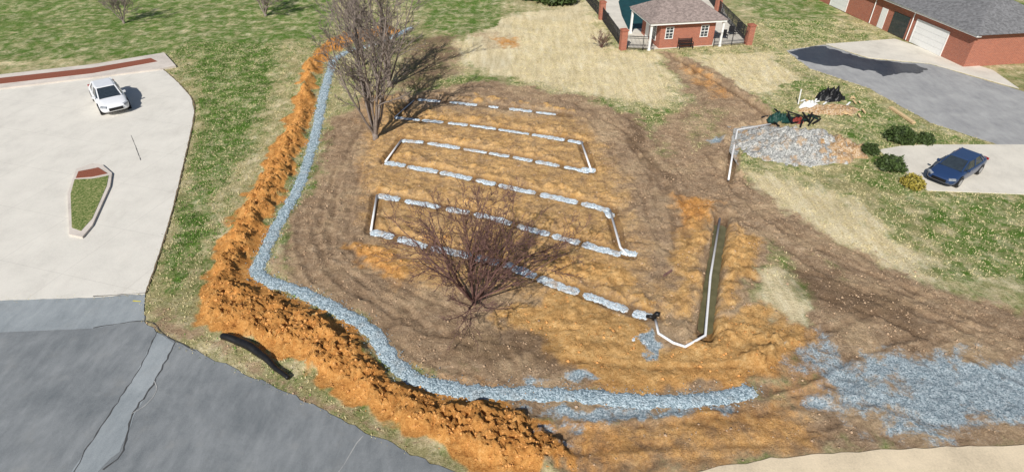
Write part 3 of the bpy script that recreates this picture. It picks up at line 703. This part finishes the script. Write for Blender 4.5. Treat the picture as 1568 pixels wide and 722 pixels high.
# ---------------------------------------------------------------- trees
def bare_tree(name, base, mat, seed, stems=5, slen=4.0, spread=(0.15, 0.4), kids=(7, 6, 5), ratio=0.5, r0=0.09, up=0.10, ang=(0.45, 0.85), trunk=0.0, rmin=0.008, lean=(0, 0)):
    R = random.Random(seed); m = MB(); bz = float(gz(base[0], base[1]))-0.1; b0 = Vector((base[0], base[1], bz)); Q = []
    if trunk > 0: m.tube([b0-Vector((0, 0, 0.1)), b0+Vector((0.02, 0, trunk*0.5)), b0+Vector((0, 0, trunk+0.1))], [r0*2.3, r0*1.8, r0*1.6], 9)
    st = b0+Vector((0, 0, trunk))
    for i in range(stems):
        a = 2.4*i+R.uniform(-0.3, 0.3); tt = spread[0]+(spread[1]-spread[0])*((i+R.random())/stems)
        d = Vector((math.cos(a)*math.sin(tt)+lean[0], math.sin(a)*math.sin(tt)+lean[1], math.cos(tt))).normalized()
        Q.append((st+Vector((math.cos(a), math.sin(a), 0))*r0*0.8, d, slen*R.uniform(0.85, 1.12), r0*R.uniform(0.7, 1.1), 0))
    while Q:
        p, d, L, r, lv = Q.pop(); ns = (7, 5, 4, 3, 3)[min(lv, 4)]; pts = [p.copy()]; dirs = [d.copy()]; rad = [r]
        for k in range(ns):
            d = (d+Vector((R.gauss(0, .11), R.gauss(0, .11), R.gauss(0, .08)+up))).normalized(); p = p+d*(L/ns); pts.append(p.copy()); dirs.append(d.copy())
            rad.append(max(rmin, r*(1-0.75*(k+1)/ns)))
        m.tube(pts, rad, 6 if lv == 0 else (4 if lv == 1 else 3), cap=False)
        if lv < len(kids):
            nk = kids[lv]
            for k in range(nk):
                f = 0.22+0.78*(k+R.random()*0.8)/nk; q = min(f, 0.98)*ns; i0 = int(q); fr = q-i0
                pt = pts[i0].lerp(pts[i0+1], fr); dd = dirs[i0+1]; ax = dd.orthogonal().normalized(); ax.rotate(Quaternion(dd, R.uniform(0, 6.28)))
                nd = dd.copy(); nd.rotate(Quaternion(ax, R.uniform(*ang)))
                Q.append((pt, nd, L*ratio*R.uniform(0.55, 1.2)*(1.15-0.5*f), max(rmin, (rad[i0]*0.62)), lv+1))
    return m.make(name, mat, smooth=True)
bare_tree('bare_tree', site(725, 466), M_barkB, 3, stems=17, slen=5.3, spread=(0.03, 1.1), kids=(10, 7, 4), ratio=0.42, r0=0.06, up=0.03, trunk=0.3, rmin=0.0095)
bare_tree('bare_tree', site(575, 212), M_barkA, 4, stems=9, slen=9.2, spread=(0.03, 0.46), kids=(15, 8, 4), ratio=0.32, r0=0.12, up=0.04, trunk=0.6, lean=(-0.04, 0.03), rmin=0.014)
bare_tree('bare_tree', site(597, 132), M_barkA, 5, stems=7, slen=8.8, spread=(0.03, 0.42), kids=(14, 7, 4), ratio=0.32, r0=0.12, up=0.04, trunk=0.6, rmin=0.015)
bare_tree('bare_tree', site(557, 100), M_barkA, 6, stems=6, slen=7.5, spread=(0.05, 0.38), kids=(12, 7, 4), ratio=0.34, r0=0.1, up=0.05, trunk=0.8, rmin=0.015)
bare_tree('bare_tree', site(190, 36), M_barkA, 7, stems=7, slen=4.0, spread=(0.1, 0.8), kids=(10, 7, 3), ratio=0.45, r0=0.08, up=0.05, trunk=0.4, rmin=0.017)
bare_tree('bare_tree', site(407, 25), M_barkA, 8, stems=7, slen=4.8, spread=(0.1, 0.75), kids=(10, 7, 3), ratio=0.45, r0=0.09, up=0.05, trunk=0.4, rmin=0.017)
bare_tree('bare_shrub', site(921, 73), M_barkB, 9, stems=12, slen=1.6, spread=(0.1, 0.7), kids=(6, 4), ratio=0.45, r0=0.025, up=0.03, rmin=0.012)

M_bush = simple('boxwood_leaves', (0.055, 0.085, 0.024), 0.6, var=0.6, scale=5); M_bushy = simple('yellow_leaves', (0.33, 0.27, 0.05), 0.6, var=0.5, scale=5)
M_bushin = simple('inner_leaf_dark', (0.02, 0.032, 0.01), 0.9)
def bush(name, u, v, r, mat, seed, hz=0.85):
    R = np.random.default_rng(seed); c = site(u, v); n = 2600
    d = R.normal(0, 1, (n, 3)); d /= np.linalg.norm(d, axis=1)[:, None]; d[:, 2] = np.abs(d[:, 2])*1.0-0.15
    rad = r*(0.72+0.30*R.random(n))*(1+0.28*fbm(d[:, 0]*2.2+seed, d[:, 1]*2.2+d[:, 2]*2, 3, seed))
    P = d*rad[:, None]*np.array([1, 1, hz])+np.array([c[0], c[1], 0.25*r])
    s = r*0.07*(0.6+R.random(n)); V = np.zeros((n, 3, 3))
    for k in range(3): V[:, k] = P+R.normal(0, 1, (n, 3))*s[:, None]
    e = empty(name)
    o = fastmesh('leaves', V.reshape(-1, 3), np.arange(n*3).reshape(-1, 3), mat); o.parent = e
    m = MB()
    for k in range(7):
        a = k*0.9; m.tube([(c[0], c[1], 0), (c[0]+math.cos(a)*r*0.3, c[1]+math.sin(a)*r*0.3, r*0.7)], [0.03, 0.015], 5)
    m.make('stems', M_barkB, e)
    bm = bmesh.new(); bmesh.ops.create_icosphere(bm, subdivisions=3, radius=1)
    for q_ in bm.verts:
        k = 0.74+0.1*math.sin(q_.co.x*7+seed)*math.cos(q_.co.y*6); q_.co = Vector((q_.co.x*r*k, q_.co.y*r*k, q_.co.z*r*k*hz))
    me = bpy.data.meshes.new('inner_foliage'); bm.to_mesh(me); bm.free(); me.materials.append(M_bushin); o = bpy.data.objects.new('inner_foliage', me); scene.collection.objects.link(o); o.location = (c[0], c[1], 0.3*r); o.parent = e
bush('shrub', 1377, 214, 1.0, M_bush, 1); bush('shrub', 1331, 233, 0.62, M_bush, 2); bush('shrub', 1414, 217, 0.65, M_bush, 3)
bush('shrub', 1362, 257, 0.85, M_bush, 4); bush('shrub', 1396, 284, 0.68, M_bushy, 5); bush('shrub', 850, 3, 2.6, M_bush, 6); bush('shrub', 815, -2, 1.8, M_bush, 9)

# ---------------------------------------------------------------- pool house
def window(parent, x0, x1, y, z0, z1, axis='x', sgn=-1):
    fr, gl = MB(), MB(); t = 0.07
    def bx(M, a0, a1, b0, b1, c0, c1):
        if axis == 'x': M.box(a0, a1, min(y+sgn*b0, y+sgn*b1), max(y+sgn*b0, y+sgn*b1), c0, c1)
        else: M.box(min(y+sgn*b0, y+sgn*b1), max(y+sgn*b0, y+sgn*b1), a0, a1, c0, c1)
    bx(gl, x0+t, x1-t, 0.004, 0.02, z0+t, z1-t)
    bx(fr, x0, x0+t, 0.002, 0.06, z0, z1); bx(fr, x1-t, x1, 0.002, 0.06, z0, z1)
    bx(fr, x0+t, x1-t, 0.002, 0.06, z0, z0+t); bx(fr, x0+t, x1-t, 0.002, 0.06, z1-t, z1)
    xm = (x0+x1)/2; zm = (z0+z1)/2; bx(fr, xm-0.02, xm+0.02, 0.021, 0.045, z0+t, z1-t); bx(fr, x0+t, xm-0.02, 0.021, 0.045, zm-0.03, zm+0.03); bx(fr, xm+0.02, x1-t, 0.021, 0.045, zm-0.03, zm+0.03)
    for q_ in (0.25, 0.75):
        zz = z0+(z1-z0)*q_; bx(fr, x0+t, xm-0.02, 0.021, 0.04, zz-0.012, zz+0.012); bx(fr, xm+0.02, x1-t, 0.021, 0.04, zz-0.012, zz+0.012)
    fr.make('window_frame', M_white, parent); gl.make('window_glass', M_glass, parent)
pa = site(1008, 75); pb = site(1090, 70); ang_ = math.atan2(pb[1]-pa[1], pb[0]-pa[0]); W = math.hypot(pb[0]-pa[0], pb[1]-pa[1])
ph = empty('brick_pool_house', (pa[0], pa[1], 0.0), ang_)
m = MB(); m.box(0, W, 0, 5.0, 0, 2.5); m.make('walls', M_brick, ph)
m = MB(); m.box(-1.35, W+0.85, -0.55, -0.43, 2.5, 2.72); m.box(-1.35, W+0.85, 5.4, 5.52, 2.5, 2.72); m.box(-1.35, -1.23, -0.43, 5.4, 2.5, 2.72); m.box(W+0.73, W+0.85, -0.43, 5.4, 2.5, 2.72); m.box(-1.22, W+0.72, -0.42, 5.39, 2.51, 2.56); m.make('eaves', M_white, ph)
x0, x1, y0, y1 = -1.45, W+0.95, -0.65, 5.62; rz = 4.4; hy = (y0+y1)/2; hx = 2.6
mk('roof', [(x0, y0, 2.72), (x1, y0, 2.72), (x1, y1, 2.72), (x0, y1, 2.72), (x0+hx, hy, rz), (x1-hx, hy, rz)], [(0, 1, 5, 4), (1, 2, 5), (2, 3, 4, 5), (3, 0, 4), (3, 2, 1, 0)], M_roof, ph)
m = MB()
for cx_, cy_ in ((-1.15, -0.3), (-1.15, 5.2), (W+0.65, -0.3), (W+0.65, 5.2)):
    m.box(cx_-0.1, cx_+0.1, cy_-0.1, cy_+0.1, 0.2, 2.5); m.box(cx_-0.14, cx_+0.14, cy_-0.14, cy_+0.14, 0.0, 0.2)
m.make('porch_columns', M_white, ph)
window(ph, 0.5, 1.35, 0, 0.95, 2.15); window(ph, W-1.55, W-0.7, 0, 0.95, 2.15); window(ph, 1.0, 2.2, 0, 0.5, 2.1, 'y')
m = MB(); m.box(-0.06, -0.004, 2.9, 3.8, 0.07, 2.15); m.make('door', M_white, ph)
bc = site(1049, 75); bn = empty('garden_bench', (bc[0], bc[1], 0.05), ang_); m = MB()
for k in range(4): m.box(-0.75, 0.75, -0.2+k*0.11, -0.12+k*0.11, 0.43, 0.46)
m.make('seat', M_metal, bn); m = MB()
for k in range(4): m.box(-0.75, 0.75, 0.26, 0.29, 0.52+k*0.11, 0.59+k*0.11)
m.make('backrest', M_metal, bn); m = MB()
for sx in (-0.7, 0.7): m.box(sx-0.03, sx+0.03, -0.2, -0.14, 0, 0.43); m.box(sx-0.03, sx+0.03, 0.29, 0.34, 0, 0.98); m.box(sx-0.03, sx+0.03, -0.2, 0.25, 0.62, 0.66); m.box(sx-0.03, sx+0.03, -0.2, -0.15, 0.46, 0.62)
m.make('legs', M_metal, bn)
def pillar(u, v, hgt=1.9):
    c = site(u, v); e = empty('brick_pillar', (c[0], c[1], 0), ang_); m = MB(); m.box(-0.3, 0.3, -0.3, 0.3, 0, hgt); m.make('shaft', M_brick, e); m = MB(); m.box(-0.36, 0.36, -0.36, 0.36, hgt, hgt+0.1); m.box(-0.25, 0.25, -0.25, 0.25, hgt+0.1, hgt+0.16); m.make('cap', M_brick, e); return c
p1 = pillar(953, 76); p2 = pillar(921, 30); p3 = pillar(1145, 68); p4 = pillar(1098, 19); p5 = pillar(890, -8)
def fence(pts, hh=1.35):
    m = MB()
    for a, b in zip(pts[:-1], pts[1:]):
        a = Vector((*a, 0)); b = Vector((*b, 0)); L_ = (b-a).length; m.beam(a+Vector((0, 0, hh)), b+Vector((0, 0, hh)), 0.05, 0.05); m.beam(a+Vector((0, 0, 0.2)), b+Vector((0, 0, 0.2)), 0.05, 0.05); m.beam(a+Vector((0, 0, hh-0.18)), b+Vector((0, 0, hh-0.18)), 0.04, 0.04)
        n = int(L_/0.13)
        for k in range(n+1):
            p = a.lerp(b, k/max(1, n)); w = 0.07 if k % 15 == 0 else 0.025; m.beam(p, p+Vector((0, 0, hh+0.1)), w, w)
    m.make('iron_fence', M_metal)
fence([p5, p2, p1, site(1000, 78)]); fence([site(1092, 72), p3, p4, site(1080, -6)])
slab('swimming_pool', S([(947,4),(956,-16),(1010,-16),(1012,2),(990,44),(962,46),(952,25)]), 0.075, M_pool, 0.01)
m = MB()
for k in range(3):
    c = site(1108+k*12, 60-k*6); m.box(c[0]-0.3, c[0]+0.3, c[1]-0.3, c[1]+0.3, 0.42, 0.47)
    for sx in (-0.27, 0.27):
        for sy in (-0.27, 0.27): m.box(c[0]+sx-0.02, c[0]+sx+0.02, c[1]+sy-0.02, c[1]+sy+0.02, 0.06, 0.42)
    m.box(c[0]-0.3, c[0]+0.3, c[1]+0.28, c[1]+0.32, 0.47, 0.9)
m.make('patio_chairs', M_metal)

# ---------------------------------------------------------------- garage house upper right
ga = site(1283, 14); gq = site(1425, 80); gb = site(1475, 103); gdir = Vector((ga[0]-gq[0], ga[1]-gq[1])).normalized(); gang = math.atan2(gdir.y, gdir.x)
dq = math.hypot(gb[0]-gq[0], gb[1]-gq[1]); gb = (gq[0]-gdir.x*dq, gq[1]-gdir.y*dq); gl_ = math.hypot(gb[0]-ga[0], gb[1]-ga[1])
gh = empty('brick_house', (gb[0], gb[1], 0), gang)
LN = gl_+10; hW = 2.95
m = MB(); m.box(0, LN, -9, 0, 0, hW); m.make('walls', M_brick, gh)
m = MB(); m.box(-0.5, LN+0.5, 0.35, 0.5, hW, hW+0.2); m.box(-0.5, LN+0.5, 0.003, 0.349, hW+0.0, hW+0.05); m.make('eaves', M_white, gh)
mk('roof', [(-0.6, 0.6, hW+.2), (LN+.6, .6, hW+.2), (LN+.6, -9.6, hW+.2), (-.6, -9.6, hW+.2), (4.5, -4.5, hW+2.6), (LN-4.5, -4.5, hW+2.6)], [(0, 4, 5, 1), (1, 5, 2), (2, 5, 4, 3), (3, 4, 0), (0, 1, 2, 3)], M_roof2, gh)
def gdoor(a, b, zt=2.25):
    m = MB(); fr = MB(); n = 4
    for k in range(n):
        z0 = 0.06+k*(zt-0.06)/n; m.box(a, b, 0.021, 0.06, z0, z0+(zt-0.06)/n-0.02)
    fr.box(a-0.12, a, 0.004, 0.08, 0.05, zt+0.12); fr.box(b, b+0.12, 0.004, 0.08, 0.05, zt+0.12); fr.box(a, b, 0.004, 0.08, zt, zt+0.12); fr.box(a, b, 0.003, 0.02, 0.05, zt-0.001)
    m.make('garage_door', M_white, gh); fr.make('garage_door_frame', M_white, gh)
gdoor(dq-1.2, dq+3.0)
gdoor(gl_-1.4, gl_+1.6)
m = MB(); m.box(dq+7.5, dq+8.4, 0.004, 0.06, 0.05, 2.1); m.make('entry_door', M_white, gh)
m = MB(); m.box(dq+4.1, dq+6.5, 0.004, 0.05, 0.05, 2.2); m.make('open_bay', M_glass, gh)
m = MB(); m.tube([(dq+3.6, 0.12, 0.1), (dq+3.6, 0.12, hW)], 0.05, 8); m.tube([(dq+9.6, 0.12, 0.1), (dq+9.6, 0.12, hW)], 0.05, 8); m.make('downspouts', M_white, gh)

# ---------------------------------------------------------------- cars
def carpaint(name, col):
    t = NT(name, 0.3, 0.5); t.b.inputs['Coat Weight'].default_value = 0.6; t.b.inputs['Coat Roughness'].default_value = 0.1
    t.color(t.ramp(t.noise(3), [(0.3, tuple(c*0.93 for c in col)), (0.7, col)])); return t.mat
M_tyre = simple('tyre_rubber', (0.02, 0.02, 0.02), 0.9); M_rim = simple('alloy', (0.5, 0.5, 0.52), 0.3, 0.8)
M_lamp = simple('headlamp', (0.3, 0.32, 0.35), 0.15); M_tail = simple('tail_lamp', (0.35, 0.01, 0.01), 0.3)
def car(loc, heading, paintm, sc=1.0):
    e = empty('parked_car', loc, heading); e.scale = (sc, sc, sc)
    st = [(-2.42, .62, .45, .80), (-2.36, .80, .32, .93), (-2.0, .90, .24, 1.0), (-1.5, .92, .2, 1.0), (-.8, .925, .2, .97), (0, .925, .2, .95), (.8, .92, .2, .94), (1.2, .915, .2, .93), (1.7, .90, .22, .86), (2.1, .85, .24, .78), (2.34, .72, .30, .68), (2.44, .5, .42, .6)]
    vs, fs = [], []
    for X0, w, zb, zt in st:
        half = [(0.0, zt+.02), (.5*w, zt+.015), (.82*w, zt-.01), (.95*w, zt-.08), (w, zt-.25), (w*.995, (zb+zt)/2-.05), (.97*w, zb+.08), (.86*w, zb), (0, zb)]
        for a, b in half: vs.append((X0, a, b))
        for a, b in half[-2:0:-1]: vs.append((X0, -a, b))
    k = 16
    for i in range(len(st)-1):
        for j in range(k): fs.append([i*k+j, i*k+(j+1) % k, (i+1)*k+(j+1) % k, (i+1)*k+j])
    fs.append(list(range(k))[::-1]); fs.append([(len(st)-1)*k+j for j in range(k)])
    b = mk('body', vs, fs, paintm, e, True)
    sb = b.modifiers.new('s', 'SUBSURF'); sb.levels = 1; sb.render_levels = 2
    lo = [(-1.95, .70), (-1.55, .80), (-.2, .82), (.75, .80), (1.25, .68)]; hi = [(-1.25, .56), (-1.0, .60), (-.2, .63), (.25, .61), (.42, .55)]
    vs = [(a, w, .94) for a, w in lo]+[(a, -w, .94) for a, w in lo[::-1]]+[(a, w, 1.40) for a, w in hi]+[(a, -w, 1.40) for a, w in hi[::-1]]
    fs = [[i, (i+1) % 10, 10+(i+1) % 10, 10+i] for i in range(10)]+[list(range(10, 20))]
    mk('windows', vs, fs, M_glass, e)
    vs = [(a, w+.02, 1.395) for a, w in hi]+[(a, -w-.02, 1.395) for a, w in hi[::-1]]+[(a*.93, w*.85, 1.45) for a, w in hi]+[(a*.93, -w*.85, 1.45) for a, w in hi[::-1]]
    mk('roof', vs, [[i, (i+1) % 10, 10+(i+1) % 10, 10+i] for i in range(10)]+[list(range(10, 20))], paintm, e, False)
    m = MB()
    for s_ in (1, -1):
        for a, c_ in (((1.25, .69), (.42, .56)), ((-1.95, .71), (-1.25, .57)), ((-.25, .83), (-.3, .64)), ((-1.5, .81), (-1.02, .61))): m.beam((a[0], s_*a[1], .93), (c_[0], s_*c_[1], 1.41), .07, .05)
    m.make('pillars', paintm, e)
    for X0 in (-1.45, 1.45):
        for s_ in (1, -1):
            m = MB(); m.tube([(X0, s_*.72, .33), (X0, s_*.935, .33)], .335, 20); m.make('tyre', M_tyre, e)
            m = MB(); m.tube([(X0, s_*.93, .33), (X0, s_*.945, .33)], .22, 12); m.make('rim', M_rim, e)
            m = MB(); m.tube([(X0, s_*.7, .36), (X0, s_*.928, .36)], .40, 20); m.make('wheel_arch', M_blackpl, e)
    m = MB(); m.box(2.36, 2.47, -.42, .42, .42, .60); m.make('grille', M_blackpl, e)
    m = MB(); m.box(-2.46, -2.41, -.3, .3, .55, .68); m.make('number_plate', M_white, e)
    for s_ in (1, -1):
        m = MB(); m.beam((2.34, s_*.5, .66), (2.12, s_*.82, .70), .16, .10); m.make('headlight', M_lamp, e)
        m = MB(); m.beam((-2.42, s_*.5, .82), (-2.3, s_*.83, .84), .1, .13); m.make('taillight', M_tail, e)
        m = MB(); m.beam((.85, s_*.84, .98), (.83, s_*1.02, 1.0), .14, .11); m.make('mirror', paintm, e)
    return e
cc = site(174, 158); car((cc[0]+0.05, cc[1]-0.3, 0.05), math.atan2(-0.78, 0.62), carpaint('white_car_paint', (0.80, 0.81, 0.83)), 1.17)
cc = site(1438, 272); car((cc[0]+1.1, cc[1]+0.3, 0.05), math.radians(215), carpaint('blue_car_paint', (0.02, 0.045, 0.12)), 1.0)

# ---------------------------------------------------------------- light, world, camera
EL = math.radians(40); az = Vector((0.34, 0.94, 0)).normalized()
dirv = Vector((az.x*math.cos(EL), az.y*math.cos(EL), -math.sin(EL)))
sl = bpy.data.lights.new('sun', 'SUN'); sl.energy = 5.0; sl.angle = math.radians(0.5); sl.color = (1.0, 0.96, 0.90)
so = bpy.data.objects.new('sun', sl); so.rotation_euler = dirv.to_track_quat('-Z', 'Y').to_euler(); scene.collection.objects.link(so); so.location = (0, 0, 60)
w = bpy.data.worlds.new('World'); scene.world = w; w.use_nodes = True; nt = w.node_tree
sk = nt.nodes.new('ShaderNodeTexSky'); sk.sky_type = 'NISHITA'; sk.sun_disc = False; sk.sun_elevation = EL; sk.sun_rotation = math.atan2(-az.x, -az.y)
bg = nt.nodes['Background']; bg.inputs['Strength'].default_value = 0.07; nt.links.new(sk.outputs[0], bg.inputs[0])
cam = bpy.data.cameras.new('camera'); cam.sensor_width = 36; cam.lens = 36*F/1568; cam.clip_end = 4000
co = bpy.data.objects.new('camera', cam); co.location = (0, 0, H); co.rotation_euler = (math.radians(90)-PITCH, 0, 0); scene.collection.objects.link(co); scene.camera = co
scene.view_settings.view_transform = 'Standard'; scene.view_settings.look = 'None'; scene.view_settings.exposure = 0
